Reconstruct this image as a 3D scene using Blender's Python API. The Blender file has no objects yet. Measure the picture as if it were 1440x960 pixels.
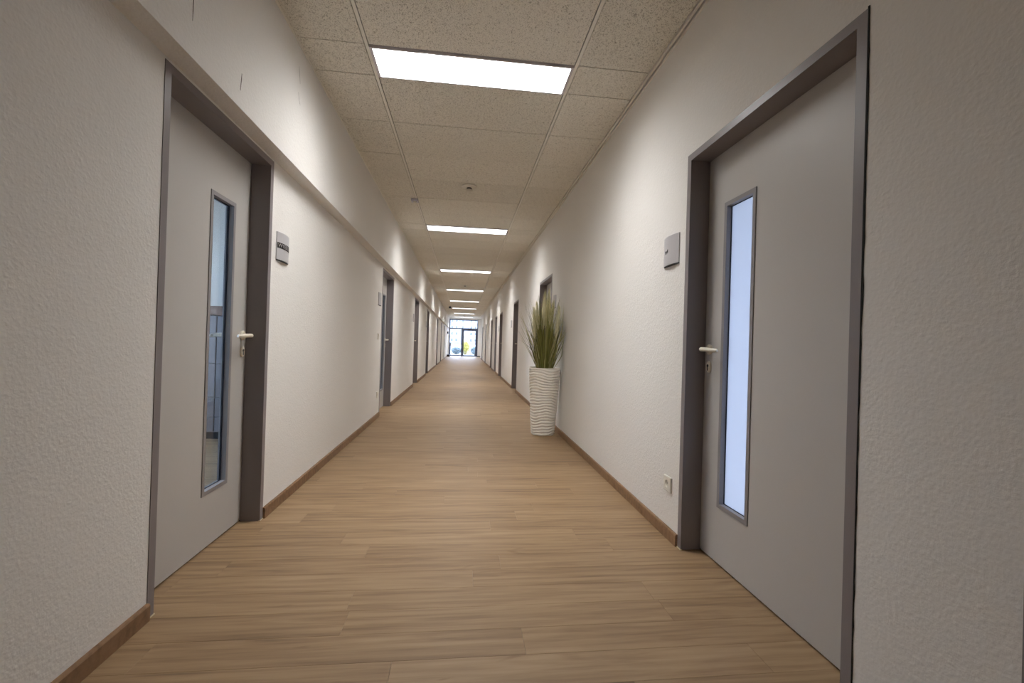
import bpy, bmesh, math, random
from mathutils import Vector, Matrix

S = bpy.context.scene
C = S.collection
RND = random.Random(7)
PI = math.pi

# ------------------------------------------------------------------ camera
F_PX, YAW, PITCH, ROLL, CAM_H = 611.0, 0.1122, 0.0048, 0.0302, 1.03
cam = bpy.data.cameras.new('camera')
cam.sensor_fit = 'HORIZONTAL'
cam.sensor_width = 36.0
cam.lens = 36.0 * F_PX / 1440.0
cam.clip_start, cam.clip_end = 0.05, 400
cam_o = bpy.data.objects.new('camera', cam)
C.objects.link(cam_o)
fwd = Vector((math.sin(YAW) * math.cos(PITCH), math.cos(YAW) * math.cos(PITCH), math.sin(PITCH)))
rgt = Vector((math.cos(YAW), -math.sin(YAW), 0))
upv = rgt.cross(fwd)
r2 = rgt * math.cos(ROLL) + upv * math.sin(ROLL)
u2 = upv * math.cos(ROLL) - rgt * math.sin(ROLL)
cam_o.matrix_world = Matrix(((r2.x, u2.x, -fwd.x, 0), (r2.y, u2.y, -fwd.y, 0), (r2.z, u2.z, -fwd.z, CAM_H), (0, 0, 0, 1)))
S.camera = cam_o

# ------------------------------------------------------------------ world, exposure
SKY = 2.6
LED = 16.3
w = bpy.data.worlds.new('overcast_sky')
S.world = w
w.use_nodes = True
nt = w.node_tree
nt.nodes.clear()
wo = nt.nodes.new('ShaderNodeOutputWorld')
bg = nt.nodes.new('ShaderNodeBackground')
tc = nt.nodes.new('ShaderNodeTexCoord')
sep = nt.nodes.new('ShaderNodeSeparateXYZ')
rmp = nt.nodes.new('ShaderNodeValToRGB')
rmp.color_ramp.elements[0].position = 0.0
rmp.color_ramp.elements[0].color = (0.68, 0.79, 1.0, 1)
rmp.color_ramp.elements[1].position = 1.0
rmp.color_ramp.elements[1].color = (0.55, 0.72, 1.0, 1)
nt.links.new(tc.outputs['Generated'], sep.inputs[0])
nt.links.new(sep.outputs['Z'], rmp.inputs[0])
nt.links.new(rmp.outputs[0], bg.inputs['Color'])
bg.inputs['Strength'].default_value = SKY
nt.links.new(bg.outputs[0], wo.inputs[0])

vs = S.view_settings
S.display_settings.display_device = 'sRGB'
vs.view_transform = 'Standard'
vs.look = 'None'
vs.exposure = 1.98
vs.gamma = 1.0
vs.use_curve_mapping = False


# ------------------------------------------------------------------ materials
def lin(c):
    return tuple(((v / 255) / 12.92 if v / 255 <= 0.04045 else ((v / 255 + 0.055) / 1.055) ** 2.4) for v in c) + (1,)


class NM:
    """small node-material builder"""
    def __init__(s, name):
        s.m = bpy.data.materials.new(name)
        s.m.use_nodes = True
        s.t = s.m.node_tree
        s.t.nodes.clear()
        s.out = s.n('ShaderNodeOutputMaterial')

    def n(s, typ, **kw):
        nd = s.t.nodes.new(typ)
        for k, v in kw.items():
            setattr(nd, k, v)
        return nd

    def l(s, a, b):
        s.t.links.new(a, b)

    def math(s, op, a, b=None, c=None):
        nd = s.n('ShaderNodeMath', operation=op)
        for i, v in enumerate((a, b, c)):
            if v is None:
                continue
            if isinstance(v, (int, float)):
                nd.inputs[i].default_value = v
            else:
                s.l(v, nd.inputs[i])
        return nd.outputs[0]

    def noise(s, vec, scale, detail=3, rough=0.5, dist=0.0):
        nd = s.n('ShaderNodeTexNoise')
        nd.inputs['Scale'].default_value = scale
        nd.inputs['Detail'].default_value = detail
        nd.inputs['Roughness'].default_value = rough
        nd.inputs['Distortion'].default_value = dist
        s.l(vec, nd.inputs['Vector'])
        return nd.outputs['Fac']

    def ramp(s, fac, stops):
        nd = s.n('ShaderNodeValToRGB')
        el = nd.color_ramp.elements
        while len(el) < len(stops):
            el.new(0.5)
        for e, (p, c) in zip(el, stops):
            e.position = p
            e.color = c if len(c) == 4 else tuple(c) + (1,)
        s.l(fac, nd.inputs[0])
        return nd.outputs[0]

    def schlick(s, f0=0.04):
        g = s.n('ShaderNodeNewGeometry')
        d = s.n('ShaderNodeVectorMath', operation='DOT_PRODUCT')
        s.l(g.outputs['Incoming'], d.inputs[0])
        s.l(g.outputs['Normal'], d.inputs[1])
        c = s.math('SUBTRACT', 1.0, s.math('ABSOLUTE', d.outputs['Value']))
        return s.math('ADD', f0, s.math('MULTIPLY', s.math('POWER', c, 5.0), 1.0 - f0))

    def pos(s, scale=(1, 1, 1), offs=None):
        g = s.n('ShaderNodeNewGeometry')
        mp = s.n('ShaderNodeMapping')
        mp.inputs['Scale'].default_value = scale
        if offs is None:
            s.l(g.outputs['Position'], mp.inputs['Vector'])
        else:
            ad = s.n('ShaderNodeVectorMath', operation='ADD')
            s.l(g.outputs['Position'], ad.inputs[0])
            s.l(offs, ad.inputs[1])
            s.l(ad.outputs[0], mp.inputs['Vector'])
        return mp.outputs[0]

    def principled(s, color=None, rough=0.5, spec=0.5, metal=0.0, bump=None, bdist=0.001, bstr=1.0):
        p = s.n('ShaderNodeBsdfPrincipled')
        if color is not None:
            if isinstance(color, tuple):
                p.inputs['Base Color'].default_value = color
            else:
                s.l(color, p.inputs['Base Color'])
        if isinstance(rough, (int, float)):
            p.inputs['Roughness'].default_value = rough
        else:
            s.l(rough, p.inputs['Roughness'])
        p.inputs['Specular IOR Level'].default_value = spec
        p.inputs['Metallic'].default_value = metal
        if bump is not None:
            b = s.n('ShaderNodeBump')
            b.inputs['Distance'].default_value = bdist
            b.inputs['Strength'].default_value = bstr
            s.l(bump, b.inputs['Height'])
            s.l(b.outputs[0], p.inputs['Normal'])
        s.l(p.outputs[0], s.out.inputs[0])
        return p


def simple(name, rgb, rough=0.5, spec=0.5, metal=0.0, grain=0.0, gscale=200):
    k = NM(name)
    c = lin(rgb)
    if grain:
        f = k.noise(k.pos(), gscale, 3)
        col = k.ramp(f, [(0.3, tuple(v * (1 - grain) for v in c[:3])), (0.7, tuple(min(1, v * (1 + grain)) for v in c[:3]))])
        k.principled(col, rough, spec, metal, bump=f, bdist=0.0004, bstr=0.5)
    else:
        k.principled(c, rough, spec, metal)
    return k.m


def wall_mat(name, rgb):
    k = NM(name)
    v = k.pos()
    a = k.noise(v, 95, 3, 0.55)
    b = k.noise(v, 38, 2, 0.5)
    vo = k.n('ShaderNodeTexVoronoi', feature='SMOOTH_F1')
    vo.inputs['Scale'].default_value = 70
    k.l(v, vo.inputs['Vector'])
    chip = k.ramp(vo.outputs['Distance'], [(0.0, (1, 1, 1)), (0.42, (0, 0, 0))])
    hgt = k.math('ADD', k.math('MULTIPLY', a, 0.9), k.math('ADD', k.math('MULTIPLY', b, 0.8), k.math('MULTIPLY', chip, 0.35)))
    c = lin(rgb)
    tone = k.ramp(k.noise(v, 1.1, 3), [(0.35, tuple(x * 0.975 for x in c[:3])), (0.65, c)])
    k.principled(tone, 0.85, 0.25, bump=hgt, bdist=0.0021, bstr=0.7)
    return k.m


def plank_mat(name, stops, contrast=1.0):
    k = NM(name)
    g = k.n('ShaderNodeNewGeometry')
    oi = k.n('ShaderNodeObjectInfo')
    rnd = k.math('FRACT', k.math('ADD', oi.outputs['Random'], k.math('MULTIPLY', g.outputs['Random Per Island'], 7.31)))
    cx = k.n('ShaderNodeCombineXYZ')
    k.l(k.math('MULTIPLY', rnd, 37.0), cx.inputs[0])
    k.l(k.math('MULTIPLY', rnd, 91.0), cx.inputs[1])
    k.l(k.math('MULTIPLY', rnd, 53.0), cx.inputs[2])
    v = k.pos((0.55, 6.5, 6.5), cx.outputs[0])
    big = k.noise(v, 1.5, 4, 0.55, 2.0)          # cathedral bands
    v2 = k.pos((2.2, 60, 60), cx.outputs[0])
    fine = k.noise(v2, 2.0, 4, 0.6)
    v3 = k.pos((1.5, 21, 21), cx.outputs[0])
    mid = k.noise(v3, 1.5, 3, 0.5, 0.9)
    wv = k.n('ShaderNodeTexWave', wave_type='BANDS', bands_direction='Y', wave_profile='SIN')
    wv.inputs['Scale'].default_value = 1.3
    wv.inputs['Distortion'].default_value = 7.0
    wv.inputs['Detail'].default_value = 2.0
    wv.inputs['Detail Scale'].default_value = 0.7
    k.l(k.pos((0.5, 6.0, 6.0), cx.outputs[0]), wv.inputs['Vector'])
    f = k.math('ADD', k.math('MULTIPLY', big, 0.46),
               k.math('ADD', k.math('MULTIPLY', fine, 0.15), k.math('ADD', k.math('MULTIPLY', mid, 0.34), k.math('MULTIPLY', wv.outputs['Fac'], 0.05))))
    f = k.math('ADD', f, k.math('MULTIPLY', k.math('SUBTRACT', rnd, 0.5), 0.08))
    col = k.ramp(f, stops)
    # dark knots and streaks
    kv = k.pos((1.6, 9, 9), cx.outputs[0])
    kn = k.noise(kv, 1.9, 2, 0.5, 0.8)
    kf = k.ramp(kn, [(0.66, (1, 1, 1)), (0.78, (0.74, 0.68, 0.62))])
    mx = k.n('ShaderNodeMix', data_type='RGBA', blend_type='MULTIPLY')
    mx.inputs[0].default_value = 1.0
    k.l(col, mx.inputs[6])
    k.l(kf, mx.inputs[7])
    rg = k.math('ADD', 0.36, k.math('MULTIPLY', fine, 0.18))
    k.principled(mx.outputs[2], rg, 0.4, bump=fine, bdist=0.0006, bstr=0.35)
    return k.m


def tile_mat():
    k = NM('mineral_fibre')
    v = k.pos()
    fis = k.noise(k.pos((1.0, 0.75, 1.0)), 105, 3, 0.6, 1.6)
    pit = k.noise(v, 210, 2, 0.5)
    hole = k.ramp(fis, [(0.34, (0, 0, 0)), (0.43, (1, 1, 1))])
    pith = k.ramp(pit, [(0.32, (0, 0, 0)), (0.42, (1, 1, 1))])
    hgt = k.math('MULTIPLY', hole, pith)
    col = k.ramp(hgt, [(0.0, lin((176, 169, 154))), (1.0, lin((247, 243, 232)))])
    oi = k.n('ShaderNodeObjectInfo')
    mul = k.ramp(oi.outputs['Random'], [(0.0, (0.93, 0.93, 0.92)), (1.0, (1, 1, 1))])
    mx = k.n('ShaderNodeMix', data_type='RGBA', blend_type='MULTIPLY')
    mx.inputs[0].default_value = 1.0
    k.l(col, mx.inputs[6])
    k.l(mul, mx.inputs[7])
    k.principled(mx.outputs[2], 0.95, 0.1, bump=hgt, bdist=0.002, bstr=0.8)
    return k.m


def clear_glass(name, tint=(1, 1, 1), refl=1.0):
    k = NM(name)
    t = k.n('ShaderNodeBsdfTransparent')
    t.inputs[0].default_value = tuple(tint) + (1,)
    gl = k.n('ShaderNodeBsdfGlossy')
    gl.inputs['Roughness'].default_value = 0.02
    mx = k.n('ShaderNodeMixShader')
    k.l(k.math('MULTIPLY', k.schlick(), refl), mx.inputs[0])
    k.l(t.outputs[0], mx.inputs[1])
    k.l(gl.outputs[0], mx.inputs[2])
    k.l(mx.outputs[0], k.out.inputs[0])
    return k.m


def frosted_glass():
    k = NM('frosted_glass')
    tr = k.n('ShaderNodeBsdfTranslucent')
    tr.inputs[0].default_value = (0.56, 0.575, 0.61, 1)
    rf = k.n('ShaderNodeBsdfRefraction')
    rf.inputs['Roughness'].default_value = 0.55
    rf.inputs['IOR'].default_value = 1.02
    rf.inputs['Color'].default_value = (0.50, 0.51, 0.56, 1)
    m1 = k.n('ShaderNodeMixShader')
    m1.inputs[0].default_value = 0.25
    k.l(tr.outputs[0], m1.inputs[1])
    k.l(rf.outputs[0], m1.inputs[2])
    gl = k.n('ShaderNodeBsdfGlossy')
    gl.inputs['Roughness'].default_value = 0.2
    m2 = k.n('ShaderNodeMixShader')
    k.l(k.math('MULTIPLY', k.schlick(), 0.6), m2.inputs[0])
    k.l(m1.outputs[0], m2.inputs[1])
    k.l(gl.outputs[0], m2.inputs[2])
    k.l(m2.outputs[0], k.out.inputs[0])
    return k.m


def emit(name, rgb, strength):
    k = NM(name)
    e = k.n('ShaderNodeEmission')
    e.inputs[0].default_value = rgb + (1,)
    # prismatic diffuser: luminance falls off towards grazing angles
    g = k.n('ShaderNodeNewGeometry')
    dt = k.n('ShaderNodeVectorMath', operation='DOT_PRODUCT')
    k.l(g.outputs['Incoming'], dt.inputs[0])
    k.l(g.outputs['Normal'], dt.inputs[1])
    prof = k.math('ADD', 0.05, k.math('MULTIPLY', 0.95, k.math('POWER', k.math('MAXIMUM', dt.outputs['Value'], 0.0), 2.1)))
    k.l(k.math('MULTIPLY', prof, strength), e.inputs[1])
    k.l(e.outputs[0], k.out.inputs[0])
    return k.m


OAK = [(0.32, lin((112, 88, 63))), (0.44, lin((140, 113, 83))), (0.56, lin((156, 129, 97))), (0.70, lin((169, 143, 111)))]
M = dict(
    wall=wall_mat('woodchip_paint', (229, 226, 221)),
    plank=plank_mat('oak_vinyl', OAK),
    sub=simple('floor_screed', (74, 56, 40), 0.8),
    base=plank_mat('oak_skirting', [(0.3, lin((106, 80, 56))), (0.5, lin((136, 105, 77))), (0.7, lin((150, 118, 89)))]),
    tile=tile_mat(),
    tee=simple('ceiling_grid', (242, 238, 228), 0.6),
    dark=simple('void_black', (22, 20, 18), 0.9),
    frame=simple('mauve_grey_steel', (131, 124, 125), 0.38, 0.5, grain=0.03, gscale=420),
    leaf=simple('light_grey_laminate', (187, 183, 178), 0.42, 0.45, grain=0.015, gscale=500),
    bead=simple('glazing_alu', (142, 138, 138), 0.4, 0.5, 0.05),
    bead_dark=simple('glazing_rubber', (34, 40, 54), 0.6),
    cream=simple('cream_nylon', (222, 214, 196), 0.3, 0.5),
    white=simple('white_plastic', (226, 222, 210), 0.35, 0.5),
    alu=simple('brushed_alu', (192, 190, 192), 0.4, 0.5, 0.2, grain=0.02, gscale=300),
    print=simple('black_print', (26, 24, 24), 0.6),
    letter=simple('pale_letters', (206, 204, 204), 0.6),
    caulk=simple('cream_caulk', (206, 192, 160), 0.6),
    led=emit('led_diffuser', (1.0, 0.995, 0.995), LED),
    ledframe=simple('led_frame', (214, 208, 212), 0.4, 0.5, grain=0.02),
    pot=simple('white_ceramic', (247, 243, 234), 0.45, 0.4),
    gravel=simple('grey_gravel', (150, 146, 138), 0.9, 0.2, grain=0.3, gscale=60),
    glass=clear_glass('clear_glass'),
    glass_in=clear_glass('office_glass', (0.80, 0.87, 0.93), 1.0),
    frost=frosted_glass(),
    facade=simple('slate_blue_metal', (62, 66, 84), 0.4, 0.5),
    sensor=simple('sensor_grey', (206, 208, 220), 0.4),
    black=simple('black_plastic', (24, 24, 28), 0.45),
    office_wall=simple('office_paint', (232, 227, 216), 0.9, 0.2),
    cab=simple('cabinet_grey', (112, 108, 108), 0.5),
    cabtop=simple('walnut_top', (104, 74, 52), 0.45, grain=0.15, gscale=30),
    panel=simple('blue_grey_felt', (128, 138, 156), 0.9),
    render=simple('pale_render', (138, 139, 142), 0.9),
    winglass=simple('dark_window', (92, 98, 108), 0.15, 0.6),
    pave=simple('pale_paving', (150, 150, 150), 0.9, grain=0.06, gscale=8),
    bark=simple('bark', (84, 66, 50), 0.9),
    hedge=simple('grey_green_leaf', (116, 130, 136), 0.7, grain=0.2, gscale=20),
    yellow=simple('yellow_leaf', (182, 172, 92), 0.7, grain=0.2, gscale=20),
    crack=simple('plaster_crack', (92, 82, 74), 0.9),
)


def leaf_mat(name, stops, rough=0.5):
    k = NM(name)
    oi = k.n('ShaderNodeObjectInfo')
    g = k.n('ShaderNodeNewGeometry')
    r = k.math('FRACT', k.math('ADD', oi.outputs['Random'], k.math('MULTIPLY', g.outputs['Random Per Island'], 3.7)))
    k.principled(k.ramp(r, stops), rough, 0.35)
    return k.m


M['blade'] = leaf_mat('grass_blade', [(0.0, lin((100, 104, 46))), (0.35, lin((140, 140, 72))), (0.7, lin((180, 176, 112))), (1.0, lin((216, 210, 160)))])
M['blade_dark'] = leaf_mat('grass_blade_dark', [(0.0, lin((74, 76, 32))), (0.6, lin((110, 112, 52))), (1.0, lin((142, 134, 80)))])
M['plume'] = leaf_mat('grass_plume', [(0.0, lin((222, 217, 172))), (0.5, lin((240, 235, 198))), (1.0, lin((248, 243, 218)))], 0.8)


# ------------------------------------------------------------------ mesh helpers
class MB:
    def __init__(s):
        s.v, s.f = [], []

    def face_mesh(s, v, f):
        o = len(s.v)
        s.v += [tuple(p) for p in v]
        s.f += [tuple(i + o for i in q) for q in f]
        return s

    def box(s, x0, x1, y0, y1, z0, z1):
        x0, x1 = min(x0, x1), max(x0, x1)
        v = [(x0, y0, z0), (x1, y0, z0), (x1, y1, z0), (x0, y1, z0), (x0, y0, z1), (x1, y0, z1), (x1, y1, z1), (x0, y1, z1)]
        return s.face_mesh(v, [(0, 3, 2, 1), (4, 5, 6, 7), (0, 1, 5, 4), (1, 2, 6, 5), (2, 3, 7, 6), (3, 0, 4, 7)])

    def tube(s, pts, rad, n=10, cap=True):
        pts = [Vector(p) for p in pts]
        rad = rad if isinstance(rad, (list, tuple)) else [rad] * len(pts)
        rings = []
        prev = None
        for i, p in enumerate(pts):
            d = (pts[min(i + 1, len(pts) - 1)] - pts[max(i - 1, 0)]).normalized()
            a = Vector((0, 0, 1)) if abs(d.z) < 0.9 else Vector((1, 0, 0))
            if prev is not None:
                e1 = (prev - d * prev.dot(d)).normalized()
            else:
                e1 = d.cross(a).normalized()
            prev = e1
            e2 = d.cross(e1)
            rings.append([p + (e1 * math.cos(2 * PI * j / n) + e2 * math.sin(2 * PI * j / n)) * rad[i] for j in range(n)])
        v = [q for r in rings for q in r]
        f = []
        for i in range(len(rings) - 1):
            for j in range(n):
                f.append((i * n + j, i * n + (j + 1) % n, (i + 1) * n + (j + 1) % n, (i + 1) * n + j))
        if cap:
            f.append(tuple(range(n - 1, -1, -1)))
            f.append(tuple(range((len(rings) - 1) * n, len(rings) * n)))
        return s.face_mesh(v, f)

    def lathe(s, prof, n=32, c=(0, 0, 0), axis='z'):
        v, f = [], []
        for r, h in prof:
            for j in range(n):
                a = 2 * PI * j / n
                q = (r * math.cos(a), r * math.sin(a), h)
                if axis == 'x':
                    q = (q[2], q[0], q[1])
                v.append((q[0] + c[0], q[1] + c[1], q[2] + c[2]))
        for i in range(len(prof) - 1):
            for j in range(n):
                f.append((i * n + j, i * n + (j + 1) % n, (i + 1) * n + (j + 1) % n, (i + 1) * n + j))
        f.append(tuple(range(n - 1, -1, -1)))
        f.append(tuple(range((len(prof) - 1) * n, len(prof) * n)))
        return s.face_mesh(v, f)

    def mesh(s, name, mat, smooth=False, bevel=0):
        me = bpy.data.meshes.new(name)
        me.from_pydata(s.v, [], s.f)
        bm = bmesh.new()
        bm.from_mesh(me)
        bmesh.ops.recalc_face_normals(bm, faces=bm.faces)
        if bevel:
            bmesh.ops.bevel(bm, geom=[e for e in bm.edges if len(e.link_faces) == 2 and e.calc_face_angle(0) > 0.6],
                            offset=bevel, segments=2, profile=0.5, affect='EDGES', clamp_overlap=True)
        bm.to_mesh(me)
        bm.free()
        if smooth:
            me.shade_smooth()
            try:
                me.set_sharp_from_angle(angle=math.radians(40))
            except Exception:
                pass
        me.materials.append(mat)
        return me

    def build(s, name, mat, parent=None, smooth=False, bevel=0, loc=None):
        return link(name, s.mesh(name, mat, smooth, bevel), parent, loc)


def link(name, me, parent=None, loc=None):
    o = bpy.data.objects.new(name, me)
    C.objects.link(o)
    if parent:
        o.parent = parent
    if loc:
        o.location = loc
    return o


def empty(name, loc=(0, 0, 0), rz=0):
    o = bpy.data.objects.new(name, None)
    o.empty_display_size = 0.1
    C.objects.link(o)
    o.location = loc
    o.rotation_euler = (0, 0, rz)
    return o


def tag(o, label, cat, group=None):
    o['label'] = label
    o['category'] = cat
    if group:
        o['group'] = group
    return o


def struct(o, label=None):
    o['kind'] = 'structure'
    if label:
        o['label'] = label
    return o


def copy_tree(o, parent=None):
    c = o.copy()
    C.objects.link(c)
    if parent:
        c.parent = parent
    for ch in list(o.children):
        copy_tree(ch, c)
    return c


def text_mesh(body, size, mat):
    cu = bpy.data.curves.new('lettering', 'FONT')
    cu.body = body
    cu.size = size
    cu.align_x = 'CENTER'
    cu.align_y = 'CENTER'
    cu.extrude = 0.0003
    o = bpy.data.objects.new('lettering_tmp', cu)
    C.objects.link(o)
    dg = bpy.context.evaluated_depsgraph_get()
    me = bpy.data.meshes.new_from_object(o.evaluated_get(dg))
    bpy.data.objects.remove(o)
    me.materials.clear()
    me.materials.append(mat)
    return me


# ------------------------------------------------------------------ dimensions (metres)
XL, XR = -1.096, 1.14            # lower wall faces
XB, ZB = -1.006, 2.03            # bulkhead face and underside
CEIL = 2.743
Y0, Y1 = -7.6, 31.3              # corridor ends
WT = 0.15                        # wall thickness
RX0, RX1 = -0.610, 0.640         # ceiling runners
XT = 1.102                       # right edge of the tile field
ROW0, MOD, LW = 2.602, 0.598, 0.30
PER = LW + 6 * MOD
LT, LT2, RT, RT2 = 2.018, 1.995, 2.033, 1.968
doorsL = [(1.692, 2.596, LT), (5.99, 6.94, LT2), (9.93, 10.86, LT2), (13.25, 14.12, LT2), (18.25, 19.15, LT2), (21.6, 22.5, LT2), (25.3, 26.2, LT2)]
doorsR = [(-0.26, 0.755, RT), (1.135, 2.149, RT), (5.61, 6.545, RT2), (9.08, 9.96, RT2), (12.78, 13.72, RT2), (14.8, 15.72, RT2), (17.05, 18.0, RT2), (21.6, 22.5, RT2), (25.3, 26.2, RT2)]


# ------------------------------------------------------------------ walls
def wall_with_doors(name, xf, side, doors, ztop, y0, y1):
    """side -1: wall body lies towards -x of its face"""
    b = MB()
    xb = xf + side * WT
    y = y0
    for a, c, t in doors:
        b.box(xf, xb, y, a, 0, ztop)
        b.box(xf, xb, a, c, t, ztop)
        y = c
    b.box(xf, xb, y, y1, 0, ztop)
    return struct(b.build(name, M['wall']))


YV = 28.2                        # right wall steps back near the entrance
wl = wall_with_doors('wall_left', XL, -1, doorsL, ZB, Y0, Y1)
struct(MB().box(XB, XL - WT, Y0, Y1, ZB, 2.95).build('bulkhead', M['wall'], wl))
wall_with_doors('wall_right', XR, 1, doorsR, 2.95, Y0, YV)
struct(MB().box(1.40, 1.40 + WT, YV - WT, Y1, 0, 2.95).box(XR + WT, 1.40, YV - WT, YV, 0, 2.95).build('wall_right_entrance', M['wall']))
struct(MB().box(XL - WT, XR + WT, Y0 - 0.2, Y0, 0, 2.95).build('wall_back', M['wall']))
# entrance wall around the glazing
FX0, FX1, FZ = -1.0, 1.045, 2.64
struct(MB().box(XL - WT, FX0, Y1, Y1 + 0.2, 0, 2.95).box(FX1, 1.40 + WT, Y1, Y1 + 0.2, 0, 2.95).box(FX0, FX1, Y1, Y1 + 0.2, FZ, 2.95).build('wall_front', M['wall']))

# hairline cracks and tool marks in the bulkhead plaster
for pts, wd in ((((1.690, 2.30), (1.689, 2.236), (1.6885, 2.20), (1.688, 2.160)), 0.0022),
                (((2.039, 2.185), (2.036, 2.155), (2.030, 2.105)), 0.0026),
                (((2.678, 2.62), (2.690, 2.57), (2.700, 2.53)), 0.0011),
                (((2.678, 2.47), (2.690, 2.435), (2.710, 2.409)), 0.0011)):
    b = MB()
    n = len(pts)
    v = []
    for i, (y, z) in enumerate(pts):
        ww = wd * (0.25 + 0.9 * math.sin(PI * (i + 0.35) / (n - 0.3)))
        for dx in (0.0, 0.0006):
            v += [(XB - 0.0003 + dx, y - ww, z), (XB - 0.0003 + dx, y + ww, z)]
    f = []
    for i in range(n - 1):
        o = i * 4
        f += [(o + 2, o + 3, o + 7, o + 6), (o, o + 4, o + 5, o + 1), (o, o + 2, o + 6, o + 4), (o + 1, o + 5, o + 7, o + 3)]
    b.face_mesh(v, f)
    b.build('plaster_crack', M['crack'], wl)

# ------------------------------------------------------------------ floor with single planks
fl = struct(MB().box(-3.9, 3.6, Y0 - 0.2, Y1 + 0.2, -0.20, -0.012).build('floor', M['sub']))
PW, PL, PT = 0.137, 1.22, 0.012
fixed = {1.49: 0.24, 1.63: 0.825, 2.0: 0.205, 2.37: -0.58, 2.49: 0.183, 2.82: -0.09, 2.95: -0.42}
XF0, XF1 = XL - 0.145, XR + 0.145
rows = []
y = 1.430 - PW * 67
while y < Y1:
    jo = RND.uniform(0, PL)
    for k, v in fixed.items():
        if y <= k < y + PW:
            jo = v
    rows.append((y, jo))
    y += PW
near_n = 0
rest = MB()


def plank_geo(b, x0, x1, ya, yb, dz):
    g, c = 0.0003, 0.0007
    x0, x1, ya, yb = x0 + g, x1 - g, ya + g, yb - g
    zt = dz
    v = [(x0, ya, -PT), (x1, ya, -PT), (x1, yb, -PT), (x0, yb, -PT),
         (x0, ya, zt - 0.0004), (x1, ya, zt - 0.0004), (x1, yb, zt - 0.0004), (x0, yb, zt - 0.0004),
         (x0 + c, ya + c, zt), (x1 - c, ya + c, zt), (x1 - c, yb - c, zt), (x0 + c, yb - c, zt)]
    f = [(0, 1, 5, 4), (1, 2, 6, 5), (2, 3, 7, 6), (3, 0, 4, 7), (4, 5, 9, 8), (5, 6, 10, 9), (6, 7, 11, 10), (7, 4, 8, 11), (8, 9, 10, 11)]
    b.face_mesh(v, f)


for y, jo in rows:
    x = jo - PL * math.ceil((jo - XF0) / PL)
    while x < XF1:
        a, c = max(x, XF0), min(x + PL, XF1)
        x += PL
        if c - a < 0.004:
            continue
        ye = min(y + PW, Y1 + 0.19)
        if y > 0.9 and near_n < 296:
            b = MB()
            plank_geo(b, a, c, y, ye, 0.0)
            b.build('plank', M['plank'], fl)
            near_n += 1
        else:
            plank_geo(rest, a, c, y, ye, 0.0)
# rooms beside the corridor and the widened entrance share the same flooring
for rx0, rx1, ry0, ry1 in ((-3.9, XF0, -0.6, 9.4), (XF1, 3.6, -0.6, 4.6), (XF1, 1.62, YV - WT, Y1)):
    y = ry0
    while y < ry1:
        x = rx0 - RND.uniform(0, PL)
        while x < rx1:
            a, c = max(x, rx0), min(x + PL, rx1)
            if c - a > 0.01:
                plank_geo(rest, a, c, y, min(y + PW, ry1), 0.0)
            x += PL
        y += PW
o = rest.build('distant_planks', M['plank'], fl)
o['kind'] = 'stuff'

# ------------------------------------------------------------------ ceiling: slab, tiles, grid
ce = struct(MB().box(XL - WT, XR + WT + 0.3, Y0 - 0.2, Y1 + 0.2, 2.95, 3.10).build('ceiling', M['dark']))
nper = int((Y1 - ROW0) / PER) + 1
ys = []
p0 = ROW0 - 3 * PER
k = 0
yy = p0
while yy < Y1:
    kind = 'L' if k % 7 == 0 else 'T'
    ye = yy + (LW if kind == 'L' else MOD)
    ys.append((yy, ye, kind))
    yy = ye
    k += 1
lights = []
XE = XB + 0.003
for (a, c, kind) in ys:
    if c <= Y0:
        continue
    a2, c2 = max(a, Y0), min(c, Y1)
    lit = kind == 'L' and not -3 < a < 0      # the panel just behind the viewpoint is off
    xr_ = XT if c2 < YV - WT else XT
    cols = [(XE, RX0 - 0.014)] + ([] if lit else [(RX0 + 0.014, RX1 - 0.014)]) + [(RX1 + 0.014, xr_)]
    for (p, q) in cols:
        dz = RND.uniform(0, 0.0022)
        b = MB()
        b.box(p, q, a2 + 0.0028, c2 - 0.0028, CEIL + dz, CEIL + dz + 0.016)
        b.build('ceiling_tile', M['tile'], ce)
    if lit:
        lights.append((a, c))
for x in (RX0, RX1):
    MB().box(x - 0.0095, x + 0.0095, Y0, Y1, CEIL - 0.0015, CEIL + 0.0005).box(x - 0.001, x + 0.001, Y0, Y1, CEIL - 0.001, CEIL + 0.035).build('grid_runner', M['tee'], ce)
MB().box(XB, XB + 0.010, Y0, Y1, CEIL - 0.002, CEIL - 0.0004).build('edge_trim', M['tee'], ce)
MB().box(XT + 0.006, XT + 0.020, Y0, Y1, CEIL - 0.006, CEIL + 0.02).build('edge_trim', M['tee'], ce)
MB().box(XT + 0.027, XR, Y0, YV, CEIL - 0.014, CEIL + 0.0).build('edge_trim', M['tee'], ce)
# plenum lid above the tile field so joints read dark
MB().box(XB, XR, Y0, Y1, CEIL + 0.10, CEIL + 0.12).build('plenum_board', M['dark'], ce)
MB().box(XR, 1.40, YV, Y1, CEIL, CEIL + 0.02).build('soffit_board', M['wall'], ce)

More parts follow.
